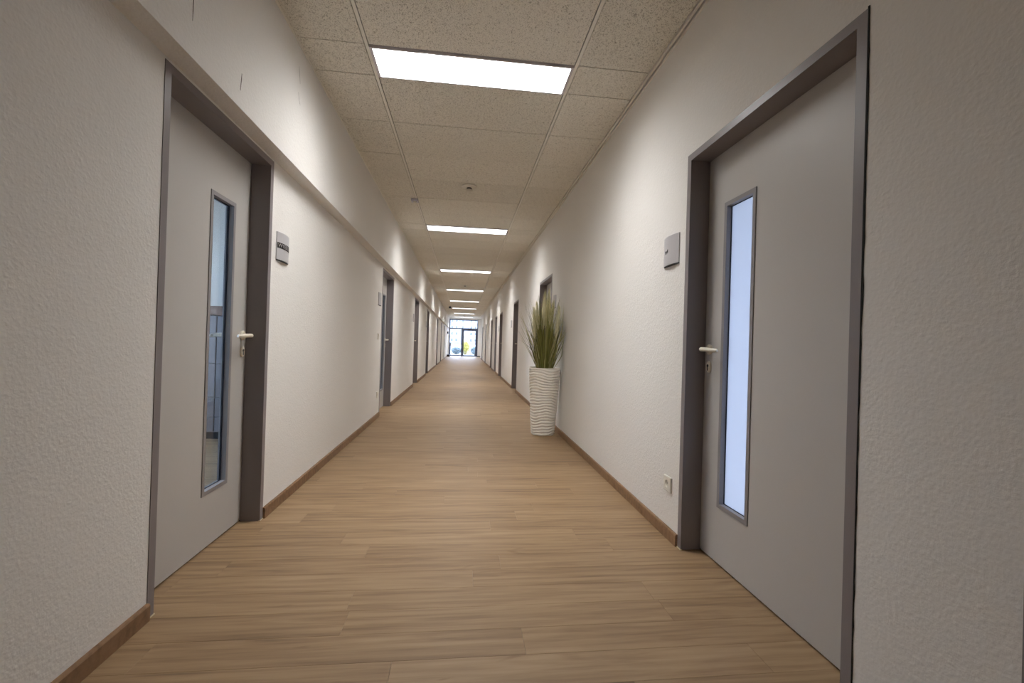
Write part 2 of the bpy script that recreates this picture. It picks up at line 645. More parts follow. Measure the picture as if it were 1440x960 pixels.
# ------------------------------------------------------------------ LED panels
ordn = ['first', 'second', 'third', 'fourth', 'fifth', 'sixth', 'seventh', 'eighth', 'ninth']
fr = MB()
W2, D2 = (RX1 - RX0) / 2 - 0.013, LW / 2 - 0.003
for (x0, x1, y0, y1) in ((-W2, W2, -D2, -D2 + 0.012), (-W2, W2, D2 - 0.012, D2), (-W2, -W2 + 0.018, -D2 + 0.012, D2 - 0.012), (W2 - 0.018, W2, -D2 + 0.012, D2 - 0.012)):
    fr.box(x0, x1, y0, y1, -0.012, 0.012)
fr_me = fr.mesh('panel_frame', M['ledframe'])
df_me = MB().box(-W2 + 0.018, W2 - 0.018, -D2 + 0.012, D2 - 0.012, -0.0112, 0.008).mesh('diffuser', M['led'])
bk_me = MB().box(-W2 + 0.002, W2 - 0.002, -D2 + 0.002, D2 - 0.002, 0.0125, 0.03).mesh('housing', M['ledframe'])
n_back = sum(1 for a, c in lights if a < 0)
for i, (a, c) in enumerate(lights):
    i -= n_back
    t = empty('ceiling_light', ((RX0 + RX1) / 2, (a + c) / 2, CEIL))
    nm = 'behind the viewpoint' if i < 0 else ('nearest and largest' if i == 0 else ('farthest visible' if i == len(lights) - 1 - n_back else ordn[i] + ' nearest'))
    tag(t, 'flat white glowing ceiling panel, %s in the row of panels' % nm, 'ceiling light', 'glowing panels along the corridor ceiling')
    link('panel_frame', fr_me, t)
    link('diffuser', df_me, t)
    link('housing', bk_me, t)

# ------------------------------------------------------------------ detectors on the ceiling
sd_base = MB().lathe([(0.0, 0.0), (0.084, 0.0), (0.084, -0.008), (0.070, -0.015), (0.040, -0.019), (0.0, -0.019)], 32).mesh('base_plate', M['white'], True)
sd_slot = MB().lathe([(0.028, -0.018), (0.028, -0.036)], 24).mesh('sensing_slot', M['black'], True)
sd_cap = MB().lathe([(0.0, -0.034), (0.034, -0.034), (0.034, -0.042), (0.024, -0.050), (0.0, -0.051)], 24).mesh('cap', M['white'], True)
for i, (x, y) in enumerate(((0.017, 4.80), (0.009, 13.17), (0.013, 21.1), (0.034, 28.2))):
    t = empty('smoke_detector', (x, y, CEIL))
    tag(t, ['round white smoke detector between the first and second glowing panels', 'small round smoke detector between the third and fourth glowing panels',
            'tiny smoke detector between the fifth and sixth glowing panels', 'farthest tiny smoke detector, just before the entrance glazing'][i],
        'smoke detector', 'smoke detectors along the ceiling')
    link('base_plate', sd_base, t)
    link('sensing_slot', sd_slot, t)
    link('cap', sd_cap, t)
t = empty('motion_sensor', (-0.632, 5.36, CEIL - 0.0025))
tag(t, 'small square grey motion sensor fixed to the left ceiling rail before the second light panel', 'sensor')
MB().box(-0.042, 0.042, -0.042, 0.042, -0.030, 0).build('housing', M['sensor'], t, bevel=0.006)
MB().lathe([(0.0, -0.030), (0.022, -0.030), (0.019, -0.038), (0.010, -0.043), (0.0, -0.044)], 20).build('lens', M['white'], t, True)
t = empty('exit_lamp', (-0.665, 21.0, CEIL))
tag(t, 'small dark lamp hanging under the left ceiling rail far down the corridor', 'lamp')
MB().box(-0.06, 0.06, -0.05, 0.05, -0.11, -0.03).build('housing', M['black'], t, bevel=0.01)
MB().tube([(0, 0, -0.035), (0, 0, -0.001)], 0.012).build('stem', M['black'], t)


# ------------------------------------------------------------------ doors
DEPTH = 0.100


def lever_meshes():
    """lever set in door space: origin on the leaf face, +x out of the door, lever towards -y"""
    rose = MB().lathe([(0.0, 0.0), (0.026, 0.0), (0.026, 0.006), (0.022, 0.010), (0.0, 0.010)], 24, axis='x').mesh('rose', M['cream'], True)
    L = MB()
    pts = [(0.006, 0, 0), (0.034, 0, 0), (0.046, -0.003, 0), (0.053, -0.012, 0), (0.055, -0.028, 0), (0.055, -0.06, -0.001), (0.054, -0.10, -0.003), (0.051, -0.125, -0.004), (0.045, -0.136, -0.004)]
    L.tube(pts, [0.0105, 0.0105, 0.0108, 0.011, 0.011, 0.0105, 0.0102, 0.010, 0.0075], 14)
    lev = L.mesh('lever', M['cream'], True)
    e = MB()
    n = 24
    v = []
    for h, sc in ((0.0, 1.0), (0.007, 1.0), (0.010, 0.86)):
        for j in range(n):
            a = 2 * PI * j / n
            v.append((h, 0.0165 * sc * math.cos(a), 0.0165 * sc * math.sin(a) + (0.012 if math.sin(a) > 0 else -0.012) * sc))
    f = [(i * n + j, i * n + (j + 1) % n, (i + 1) * n + (j + 1) % n, (i + 1) * n + j) for i in range(2) for j in range(n)]
    f += [tuple(range(n - 1, -1, -1)), tuple(range(2 * n, 3 * n))]
    e.face_mesh(v, f)
    esc = e.mesh('keyhole_plate', M['cream'], True)
    kh = MB().lathe([(0.0, 0.009), (0.0075, 0.009), (0.0075, 0.0112), (0.0, 0.0112)], 16, (0, 0, 0.006), 'x').box(0.009, 0.0112, -0.0035, 0.0035, -0.018, 0.004).mesh('keyhole', M['print'])
    return rose, lev, esc, kh


ROSE, LEVER, ESC, KEYH = lever_meshes()


def make_door(idx, side, ya, yb, zt, glass=None, label=None, gz=(0.267, 1.711), gofs=(0.500, 0.715), seal_gap=False):
    """side -1 left wall, +1 right wall.  Built in corridor axes: out = direction into the corridor"""
    xf = XL if side < 0 else XR
    s = -side                                    # +1: corridor lies towards +x
    X = lambda d: xf + s * d                     # d>0 into the corridor, d<0 into the wall
    JW = 0.0345
    t = empty('door_%d' % idx, (xf, (ya + yb) / 2, 0))
    struct(t, label)
    ox, oy = xf, (ya + yb) / 2

    def put(b, name, mat, parent=None, **kw):
        b.v = [(p[0] - ox, p[1] - oy, p[2]) for p in b.v]
        return b.build(name, mat, parent or t, **kw)
    pr = 0.0025
    b = MB()
    for d0, d1, wd in ((pr, -DEPTH - 0.002, JW), (-DEPTH - 0.002, -WT - 0.002, JW - 0.010)):
        b.box(X(d0), X(d1), ya, ya + wd, 0.0015, zt)
        b.box(X(d0), X(d1), yb - wd, yb, 0.0015, zt)
        b.box(X(d0), X(d1), ya + wd, yb - wd, zt - wd, zt)
    put(b, 'door_frame', M['frame'])
    # dark rebate seal behind the frame edge
    b = MB()
    q = JW - 0.0095
    for (y0, y1, z0, z1) in ((ya + q, ya + q + 0.004, 0.0, zt - q), (yb - q - 0.004, yb - q, 0.0, zt - q), (ya + q, yb - q, zt - q - 0.004, zt - q)):
        b.box(X(-DEPTH - 0.003), X(-DEPTH - 0.04), y0, y1, z0, z1)
    b.box(X(-DEPTH - 0.012), X(-DEPTH - 0.034), ya + q, yb - q, 0.0003, 0.010)
    put(b, 'rebate_seal', M['dark'])
    # caulk where the frame meets the floor
    b = MB()
    b.box(X(pr + 0.003), X(-0.004), ya - 0.002, ya + JW + 0.003, 0.0003, 0.0045)
    b.box(X(pr + 0.003), X(-0.004), yb - JW - 0.003, yb + 0.002, 0.0003, 0.0045)
    put(b, 'floor_caulk', M['caulk'])
    # leaf
    d0, d1 = -DEPTH - 0.003, -DEPTH - 0.039
    la, lb, lz0, lz1 = ya + JW - 0.005, yb - JW + 0.005, 0.008, zt - JW + 0.005
    b = MB()
    if glass:
        # centre of the glass strip measured from the near frame edge
        ga, gb = ya + gofs[0], ya + gofs[1]
        b.box(X(d0), X(d1), la, ga, lz0, lz1)
        b.box(X(d0), X(d1), gb, lb, lz0, lz1)
        b.box(X(d0), X(d1), ga, gb, lz0, gz[0])
        b.box(X(d0), X(d1), ga, gb, gz[1], lz1)
    else:
        b.box(X(d0), X(d1), la, lb, lz0, lz1)
    bm = MB()
    leaf = put(b, 'door_leaf', M['leaf'])
    if glass:
        bw = 0.016
        b = MB()
        for (e0, e1) in ((d0 + 0.004, d0 - 0.022), (d1 + 0.007, d1 - 0.001)):
            for (y0, y1, z0, z1) in ((ga - 0.004, ga + bw, gz[0] - 0.004, gz[1] + 0.004), (gb - bw, gb + 0.004, gz[0] - 0.004, gz[1] + 0.004),
                                     (ga + bw, gb - bw, gz[0] - 0.004, gz[0] + bw), (ga + bw, gb - bw, gz[1] - bw, gz[1] + 0.004)):
                b.box(X(e0), X(e1), y0, y1, z0, z1)
        put(b, 'glazing_bead', M['bead'], leaf)
        b = MB()
        for (y0, y1, z0, z1) in ((ga + bw, ga + bw + 0.003, gz[0] + bw, gz[1] - bw), (gb - bw - 0.003, gb - bw, gz[0] + bw, gz[1] - bw),
                                 (ga + bw, gb - bw, gz[0] + bw, gz[0] + bw + 0.003), (ga + bw, gb - bw, gz[1] - bw - 0.003, gz[1] - bw)):
            b.box(X(d0 - 0.0185), X(d0 - 0.0222), y0, y1, z0, z1)
        put(b, 'glazing_gasket', M['bead_dark'], leaf)
        b = MB().box(X(d0 - 0.0225), X(d0 - 0.0275), ga + 0.002, gb - 0.002, gz[0] + 0.002, gz[1] - 0.002)
        put(b, 'glass_pane', glass, leaf)
    # levers on both faces
    hy, hz = yb - JW - 0.041, 1.030
    for d, sg in ((d0, s), (d1, -s)):
        for me, dz, nm in ((ROSE, 0, 'rose'), (LEVER, 0, 'door_handle'), (ESC, -0.088, 'keyhole_plate'), (KEYH, -0.088, 'keyhole')):
            o = link(nm, me, leaf)
            o.location = (X(d) - ox, hy - oy, hz + dz)
            if sg < 0:
                o.scale = (-1, 1, 1)
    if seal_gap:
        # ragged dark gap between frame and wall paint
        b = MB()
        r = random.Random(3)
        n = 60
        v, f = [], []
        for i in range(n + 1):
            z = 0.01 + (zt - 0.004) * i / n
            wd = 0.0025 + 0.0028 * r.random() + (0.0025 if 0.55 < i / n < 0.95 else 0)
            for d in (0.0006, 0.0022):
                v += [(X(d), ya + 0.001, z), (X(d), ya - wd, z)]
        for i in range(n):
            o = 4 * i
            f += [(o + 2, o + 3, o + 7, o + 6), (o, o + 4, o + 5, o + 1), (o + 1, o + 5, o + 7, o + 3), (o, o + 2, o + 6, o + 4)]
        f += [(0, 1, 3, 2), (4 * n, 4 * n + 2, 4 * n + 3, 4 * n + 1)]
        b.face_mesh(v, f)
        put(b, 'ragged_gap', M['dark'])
    return t


di = 1
for i, (a, c, zt) in enumerate(doorsL):
    lab = ['light grey door with a narrow clear glass strip in a mauve grey steel frame, nearest on the left wall',
           'door recess with dark grey frame and a lit glass strip, second on the left wall'] + ['dark framed door recess, %s from the viewer on the left wall' % n for n in ordn[2:]]
    make_door(di, -1, a, c, zt, M['glass_in'] if i < 2 else None, lab[i], gofs=(0.500, 0.715) if i == 0 else (0.60, 0.84))
    di += 1
for i, (a, c, zt) in enumerate(doorsR):
    lab = ['dark door frame edge at the bottom right corner of the picture', 'light grey door with a narrow frosted glass strip in a mauve grey steel frame, nearest full door on the right wall',
           'door recess with light grey leaf directly behind the potted grass'] + ['dark framed door recess, %s from the viewer beyond the potted grass on the right wall' % n for n in ordn]
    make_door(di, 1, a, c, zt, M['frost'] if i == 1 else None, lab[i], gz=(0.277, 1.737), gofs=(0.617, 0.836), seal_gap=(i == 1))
    di += 1

# ------------------------------------------------------------------ baseboards between the doors
BH, BT = 0.062, 0.014


def baseboards(name, xf, s, doors, y0, y1):
    y = y0
    segs = []
    for a, c, t in doors:
        segs.append((y, a))
        y = c
    segs.append((y, y1))
    for a, c in segs:
        if c - a < 0.05:
            continue
        b = MB()
        pr = [(0.0, 0.0005), (BT, 0.0005), (BT, BH - 0.006), (BT - 0.004, BH), (0.0, BH)]
        v = [(xf + s * p, yy, z) for yy in (a + 0.001, c - 0.001) for p, z in pr]
        f = [(i, (i + 1) % 5, (i + 1) % 5 + 5, i + 5) for i in range(5)] + [(4, 3, 2, 1, 0), (5, 6, 7, 8, 9)]
        b.face_mesh(v, f)
        struct(b.build(name, M['base']))


baseboards('baseboard_left', XL, 1, doorsL, Y0, Y1)
baseboards('baseboard_right', XR, -1, doorsR, Y0, YV)
struct(MB().box(1.386, 1.40, YV, Y1, 0.0005, BH).build('baseboard_right', M['black']))
struct(MB().box(FX1, 1.386, Y1 - 0.014, Y1, 0.0005, BH).build('baseboard_front', M['black']))

# ------------------------------------------------------------------ entrance glazing
YF = Y1 + 0.06
g = empty('window_1', ((FX0 + FX1) / 2, YF, 0))
struct(g, 'dark framed glazed entrance with a glass door closing the far end of the corridor')
gx = (FX0 + FX1) / 2


def fput(name, mat, *boxes, parent=None):
    b = MB()
    for (x0, x1, y0, y1, z0, z1) in boxes:
        b.box(x0 - gx, x1 - gx, y0, y1, z0, z1)
    return b.build(name, mat, parent or g)


MX = -0.06                      # post between side light and door
TZ = 1.965                      # transom
fput('outer_frame', M['facade'], (FX0, FX0 + 0.065, -.04, .04, 0.001, FZ), (FX1 - 0.06, FX1, -.04, .04, 0.001, FZ), (FX0 + .065, FX1 - .06, -.04, .04, FZ - 0.06, FZ))
fput('transom', M['facade'], (FX0 + .065, FX1 - .06, -.035, .035, TZ, TZ + 0.065))
fput('post', M['facade'], (MX - 0.075, MX + 0.02, -.035, .035, 0.001, TZ))
fput('bottom_rail', M['facade'], (FX0 + .065, MX - .075, -.03, .03, 0.03, 0.10))
fput('glass_pane', M['glass'], (FX0 + .065, MX - .075, -.004, .004, 0.10, TZ))
fput('glass_pane', M['glass'], (FX0 + .065, FX1 - .06, -.004, .004, TZ + 0.065, FZ - 0.06))
dl = fput('entrance_door_leaf', M['facade'], (MX + .022, MX + 0.11, -.03, .03, 0.012, TZ - 0.004), (FX1 - 0.16, FX1 - 0.062, -.03, .03, 0.012, TZ - 0.004),
          (MX + .11, FX1 - .16, -.03, .03, TZ - 0.11, TZ - .004), (MX + .11, FX1 - .16, -.03, .03, 0.012, 0.10))
fput('glass_pane', M['glass'], (MX + .11, FX1 - .16, -.004, .004, 0.10, TZ - .11), parent=dl)
fput('pull_handle', M['black'], (MX + .045, MX + .07, -.075, -.055, 0.85, 1.25), (MX + .045, MX + .07, -.056, -.029, 0.88, 0.90), (MX + .045, MX + .07, -.056, -.029, 1.20, 1.22), parent=dl)
fput('door_closer', M['black'], (0.34, 0.58, -.085, -.036, TZ - 0.02, TZ + 0.045))
b = MB().box(-0.02, 0.75, Y1 - 0.75, Y1 - 0.12, 0.0005, 0.012)
# cabinet-like wall fittings by the entrance, left
t = empty('wall_terminal', (XL, 30.4, 1.62))
tag(t, 'dark wall terminal on the left wall beside the entrance glazing', 'terminal')
MB().box(0.0005, 0.09, -0.55, 0.55, -0.04, 0.10).build('housing', M['black'], t, bevel=0.01)
MB().box(0.0005, 0.05, -0.5, 0.5, 0.16, 0.36).build('notice_rail', M['sensor'], t, bevel=0.004)
t = empty('floor_box', (-0.98, 30.5, 0.0005))
tag(t, 'low black box on the floor in the left corner before the entrance glazing', 'box')
MB().box(-0.095, 0.10, -0.5, 0.5, 0, 0.14).build('tray', M['black'], t, bevel=0.008)

# ------------------------------------------------------------------ wall signs
SW, SH = 0.172, 0.158


def make_sign(name, xf, s, yc, zc, label, word=None, smear=False):
    t = empty(name, (xf, yc, zc))
    tag(t, label, 'sign', 'curved room signs beside the doors')
    n = 14
    b = MB()
    v, f = [], []
    for i in range(n + 1):
        u = -1 + 2 * i / n
        yv = u * SW / 2
        d = 0.006 + 0.013 * (1 - u * u)
        for z in (-SH / 2, SH / 2):
            v += [(s * 0.0008, yv, z), (s * d, yv, z)]
    for i in range(n):
        o = 4 * i
        f += [(o + 1, o + 5, o + 7, o + 3), (o, o + 2, o + 6, o + 4), (o, o + 4, o + 5, o + 1), (o + 2, o + 3, o + 7, o + 6)]
    f += [(0, 1, 3, 2), (4 * n, 4 * n + 2, 4 * n + 3, 4 * n + 1)]
    b.face_mesh(v, f)
    b.build('sign_plate', M['alu'], t)
    # black end caps top and bottom
    for z0, z1, nm in ((-SH / 2 - 0.005, -SH / 2 - 0.0003, 'end_cap'), (SH / 2 + 0.0003, SH / 2 + 0.0025, 'end_cap')):
        b = MB()
        v, f = [], []
        for i in range(n + 1):
            u = -1 + 2 * i / n
            d = 0.005 + 0.0125 * (1 - u * u)
            for z in (z0, z1):
                v += [(s * 0.0008, u * SW / 2, z), (s * d, u * SW / 2, z)]
        for i in range(n):
            o = 4 * i
            f += [(o + 1, o + 5, o + 7, o + 3), (o, o + 2, o + 6, o + 4), (o, o + 4, o + 5, o + 1), (o + 2, o + 3, o + 7, o + 6)]
        f += [(0, 1, 3, 2), (4 * n, 4 * n + 2, 4 * n + 3, 4 * n + 1)]
        b.face_mesh(v, f)
        b.build(nm, M['black'] if z0 < 0 else M['alu'], t)

    def on_curve(me, name_, zoff, lift):
        # wrap a flat mesh (x along the sign, y up) on the curved plate
        for vt in me.vertices:
            a, c, e = vt.co
            yv = a * (-s) * -1 if s > 0 else -a
            u = yv / (SW / 2)
            d = 0.006 + 0.013 * (1 - u * u) + lift + abs(e)
            vt.co = (s * d, yv, c + zoff)
        return link(name_, me, t)
    if word:
        m = 24
        v, f = [], []
        for i in range(m + 1):
            a = (-0.5 + i / m) * SW * 0.97
            for e in (0, 0.0005):
                v += [(a, -0.0165, e), (a, 0.0165, e)]
        for i in range(m):
            o = 4 * i
            f += [(o + 2, o + 6, o + 7, o + 3), (o, o + 1, o + 5, o + 4), (o, o + 4, o + 6, o + 2), (o + 1, o + 3, o + 7, o + 5)]
        me = MB().face_mesh(v, f).mesh('name_strip', M['print'])
        on_curve(me, 'name_strip', 0.004, 0.0002)
        me = text_mesh(word, 0.031, M['letter'])
        xs = [q.co.x for q in me.vertices]
        k = SW * 0.90 / (max(xs) - min(xs))
        for q in me.vertices:
            q.co.x *= k
        on_curve(me, 'lettering', 0.004, 0.0010)
    if smear:
        b = MB()
        for (a0, a1, z0, z1) in ((-0.055, -0.047, -0.008, 0.006), (-0.044, -0.036, -0.008, 0.002), (-0.033, -0.026, -0.008, 0.004), (-0.023, -0.012, -0.008, 0.010), (-0.055, -0.02, -0.013, -0.0105)):
            b.box(a0, a1, z0, z1, 0.0, 0.0005)
        me = b.mesh('name_print', M['print'])
        on_curve(me, 'name_print', -0.001, 0.0002)
    return t


make_sign('room_sign', XL, 1, 2.745, 1.560, 'curved silver room sign with a black lettered strip beside the nearest left door', word='WYEBOS')
make_sign('room_sign', XR, -1, 2.300, 1.573, 'curved silver room sign with a tiny dark word beside the nearest right door', smear=True)
make_sign('room_sign', XL, 1, 5.81, 1.555, 'small grey room sign beside the second door on the left wall')
make_sign('room_sign', XL, 1, 9.72, 1.535, 'small grey room sign beside the third door on the left wall')
make_sign('room_sign', XL, 1, 12.98, 1.525, 'tiny grey room sign beside the fourth door on the left wall')
make_sign('room_sign', XR, -1, 5.41, 1.575, 'dark edged room sign at the right tips of the potted grass')
make_sign('room_sign', XR, -1, 10.3, 1.50, 'small grey room sign beyond the first dark door past the potted grass')
make_sign('room_sign', XR, -1, 13.95, 1.50, 'tiny pale room sign beyond the second dark door past the potted grass')


# ------------------------------------------------------------------ sockets and switch
def make_socket(xf, s, yc, zc, label):
    t = empty('wall_socket', (xf, yc, zc))
    tag(t, label, 'socket', 'white wall sockets near the floor')
    n = 28
    R, HS = 0.0205, 0.041
    v, f = [], []
    ring = [(math.cos(2 * PI * j / n + PI / 4), math.sin(2 * PI * j / n + PI / 4)) for j in range(n)]
    sq = []
    for cx_, sy_ in ring:
        m = max(abs(cx_), abs(sy_))
        sq.append((cx_ / m, sy_ / m))
    lay = [[(0.0005, q[0] * HS, q[1] * HS) for q in sq], [(0.008, q[0] * HS, q[1] * HS) for q in sq], [(0.011, q[0] * (HS - 0.004), q[1] * (HS - 0.004)) for q in sq],
           [(0.011, q[0] * R, q[1] * R) for q in ring], [(0.0015, q[0] * R * 0.95, q[1] * R * 0.95) for q in ring]]
    for L_ in lay:
        v += [(s * a, b_, c_) for a, b_, c_ in L_]
    for i in range(len(lay) - 1):
        for j in range(n):
            f.append((i * n + j, i * n + (j + 1) % n, (i + 1) * n + (j + 1) % n, (i + 1) * n + j))
    f += [tuple(range(4 * n, 5 * n)), tuple(range(n - 1, -1, -1))]
    MB().face_mesh(v, f).build('cover_plate', M['white'], t)
    b = MB()
    for yy in (-0.0095, 0.0095):
        b = MB().lathe([(0.0, 0.0016), (0.0028, 0.0016), (0.0028, 0.0024), (0.0, 0.0024)], 10, (0, yy, 0), 'x')
        b.v = [(s * p[0], p[1], p[2]) for p in b.v]
        b.build('contact_hole', M['black'], t)
    for z in (0.0165, -0.0195):
        MB().box(s * 0.0016, s * 0.008, -0.003, 0.003, z, z + 0.003).build('earth_clip', M['alu'], t)


make_socket(XR, -1, 2.266, 0.291, 'white wall socket low on the right wall beside the nearest door frame')
make_socket(XL, 1, 5.83, 0.311, 'pale wall socket low on the left wall before the second door')
t = empty('light_switch', (XL, 5.79, 1.07))
tag(t, 'pale light switch on the left wall before the second door', 'switch')
MB().box(0.0005, 0.009, -0.041, 0.041, -0.041, 0.041).build('cover_plate', M['white'], t, bevel=0.002)
MB().face_mesh([(0.0091, -0.031, -0.031), (0.0091, 0.031, -0.031), (0.0091, 0.031, 0.031), (0.0091, -0.031, 0.031),
                (0.011, -0.031, -0.031), (0.011, 0.031, -0.031), (0.0145, 0.031, 0.031), (0.0145, -0.031, 0.031)],
               [(0, 3, 2, 1), (4, 5, 6, 7), (0, 1, 5, 4), (1, 2, 6, 5), (2, 3, 7, 6), (3, 0, 4, 7)]).build('rocker', M['white'], t)

# ------------------------------------------------------------------ potted grass
PX, PY, PH = 0.945, 4.945, 0.765
pt = empty('potted_grass', (PX, PY, 0.0005))
tag(pt, 'tall ornamental grass with cream plumes in a ribbed white floor vase by the right wall', 'potted plant')
n, mz = 96, 200
v, f = [], []
for i in range(mz + 1):
    u = i / mz
    z = PH * u
    rb = 0.126 + (0.176 - 0.126) * (u ** 0.85)
    if u < 0.02:
        rb -= 0.006 * (1 - u / 0.02)
    for j in range(n):
        th = 2 * PI * j / n
        ph = 24 * u + 0.40 * math.sin(2 * th + 4 * u) + 0.20 * math.sin(4 * th - 7 * u + 1.0) + 0.06 * math.sin(9 * th + 17 * u)
        fr_ = ph - math.floor(ph)
        rid = (math.sin(PI * fr_)) ** 0.4
        r = rb + 0.017 * (rid - 0.5)
        if u > 0.985:
            r = rb + 0.001
        v.append((r * math.cos(th), r * math.sin(th), z))
for i in range(mz):
    for j in range(n):
        f.append((i * n + j, i * n + (j + 1) % n, (i + 1) * n + (j + 1) % n, (i + 1) * n + j))
f.append(tuple(range(n - 1, -1, -1)))
# rim turning inwards
base = len(v)
for (r, z) in ((0.166, PH), (0.162, PH - 0.004), (0.158, PH - 0.06)):
    for j in range(n):
        th = 2 * PI * j / n
        v.append((r * math.cos(th), r * math.sin(th), z))
prev = mz * n
for q in range(3):
    for j in range(n):
        f.append((prev + j, prev + (j + 1) % n, base + q * n + (j + 1) % n, base + q * n + j))
    prev = base + q * n
MB().face_mesh(v, f).build('vase', M['pot'], pt, True)
b = MB()
r = random.Random(5)
b.lathe([(0.0, PH - 0.055), (0.1575, PH - 0.055), (0.1575, PH - 0.030), (0.0, PH - 0.022)], 32)
for i in range(240):
    a, q = r.uniform(0, 2 * PI), 0.155 * math.sqrt(r.random())
    sz = r.uniform(0.006, 0.013)
    c = Vector((q * math.cos(a), q * math.sin(a), PH - 0.022))
    oct_ = [c + Vector(d) * sz for d in ((1, 0, 0), (0, 1, 0), (-1, 0, 0), (0, -1, 0), (0, 0, 0.8), (0, 0, -0.8))]
    b.face_mesh(oct_, [(0, 1, 4), (1, 2, 4), (2, 3, 4), (3, 0, 4), (1, 0, 5), (2, 1, 5), (3, 2, 5), (0, 3, 5)])
o = b.build('gravel', M['gravel'], pt)
o['kind'] = 'stuff'
XMAX = XR - PX - 0.012


def blade(base_, tip, sag, wd, mat, name='grass_blade', nseg=7):
    base_, tip = Vector(base_), Vector(tip)
    side = Vector((tip.x - base_.x, tip.y - base_.y, 0))
    out = side.normalized() if side.length > 1e-4 else Vector((1, 0, 0))
    lat = Vector((-out.y, out.x, 0))
    tw = RND.uniform(-0.9, 0.9)
    lat = (lat * math.cos(tw) + out * math.sin(tw))
    v, f = [], []
    for i in range(nseg + 1):
        u = i / nseg
        p = base_.lerp(tip, u) - out * sag * math.sin(PI * u) * 0.8 + Vector((0, 0, sag * math.sin(PI * u)))
        p.x = min(p.x, XMAX)
        ww = wd * (1 - u ** 2.2) * (0.7 + 0.6 * math.sin(PI * min(1, u * 1.4))) + 0.0004
        nrm = Vector((lat.y, -lat.x, 0)) * ww * 0.35
        v += [p - lat * ww, p + nrm, p + lat * ww]
    for i in range(nseg):
        o = 3 * i
        f += [(o, o + 1, o + 4, o + 3), (o + 1, o + 2, o + 5, o + 4)]
    return MB().face_mesh(v, f).build(name, mat, pt)


ZB_ = PH - 0.026
rr = random.Random(21)
for i in range(282):
    a = rr.uniform(0, 2 * PI)
    q = 0.095 * math.sqrt(rr.random())
    bs = (q * math.cos(a), q * math.sin(a), ZB_)
    lean = rr.random() ** 1.15
    hgt = rr.uniform(0.40, 0.90) * (1 - 0.16 * lean)
    sp = 0.05 + 0.19 * lean
    tip = (bs[0] * 1.3 + sp * math.cos(a), bs[1] * 1.3 + sp * math.sin(a), ZB_ + hgt)
    blade(bs, tip, rr.uniform(0.0, 0.05) * (0.4 + lean), rr.uniform(0.003, 0.006), M['blade'] if rr.random() < 0.62 else M['blade_dark'])
# long arching outliers on the left
for tx, ty, tz, sg in ((-0.33, -0.06, 0.62, 0.05), (-0.31, 0.02, 0.58, 0.06), (-0.24, -0.12, 0.78, 0.05), (-0.32, -0.02, 0.34, 0.05), (-0.29, -0.10, 0.30, 0.05), (-0.27, 0.05, 0.28, 0.05),
                       (-0.21, -0.05, 0.84, 0.03), (-0.25, 0.08, 0.66, 0.04), (0.13, -0.14, 0.84, 0.03), (0.17, -0.05, 0.80, 0.02), (0.16, -0.20, 0.70, 0.04), (-0.15, -0.2, 0.6, 0.05), (-0.36, 0.0, 0.40, 0.06)):
    blade((tx * 0.22, ty * 0.3, ZB_), (tx, ty, ZB_ + tz), sg, 0.0036, M['blade_dark'], nseg=9)


def plume(c0, c1, rad):
    c0, c1 = Vector(c0), Vector(c1)
    ax = (c1 - c0).normalized()
    e1 = ax.cross(Vector((0, 1, 0.1))).normalized()
    e2 = ax.cross(e1)
    L_ = (c1 - c0).length
    b = MB()
    rr_ = random.Random(int(abs(c0.x) * 1e5) + 3)
    b.tube([c0 + ax * L_ * u for u in (0, .2, .5, .8, 1)], [0.004, rad * .40, rad * .46, rad * .3, 0.003], 8)
    for i in range(420):
        u = rr_.random()
        env = rad * (math.sin(PI * (0.06 + 0.9 * u ** 0.8))) ** 0.7
        a = rr_.uniform(0, 2 * PI)
        d = e1 * math.cos(a) + e2 * math.sin(a)
        p = c0 + ax * (u * L_) + d * env * 0.15
        q = p + d * env * rr_.uniform(0.5, 0.95) + ax * rr_.uniform(0.02, 0.055)
        q.x = min(q.x, XMAX + 0.004)
        w_ = d.cross(ax) * rr_.uniform(0.0007, 0.0014)
        m_ = p.lerp(q, 0.5) + d * 0.002
        b.face_mesh([p - w_, p + w_, m_ + w_ * 1.3, q, m_ - w_ * 1.3], [(0, 1, 2, 3, 4)])
    b.build('plume', M['plume'], pt)
    stem = MB().tube([Vector((c0.x * 0.25, c0.y * 0.25, ZB_)), Vector((c0.x * 0.6, c0.y * 0.6, (ZB_ + c0.z) / 2)), c0, c0 + ax * 0.05], [0.003, 0.0028, 0.0024, 0.002], 6)
    stem.build('plume_stem', M['blade'], pt)


for (x0, z0, x1, z1, y, rad) in ((-0.135, 1.09, -0.155, 1.42, -0.07, 0.036), (-0.05, 1.18, -0.03, 1.62, -0.05, 0.040), (0.00, 1.22, 0.035, 1.66, 0.02, 0.036),
                                 (0.105, 1.10, 0.125, 1.47, -0.09, 0.036), (-0.085, 1.20, -0.105, 1.50, 0.03, 0.034), (0.03, 1.24, 0.01, 1.56, -0.09, 0.030), (0.06, 1.2, 0.095, 1.52, 0.04, 0.03)):
    plume((x0, y, z0), (x1, y * 1.2, z1), rad * 1.45)


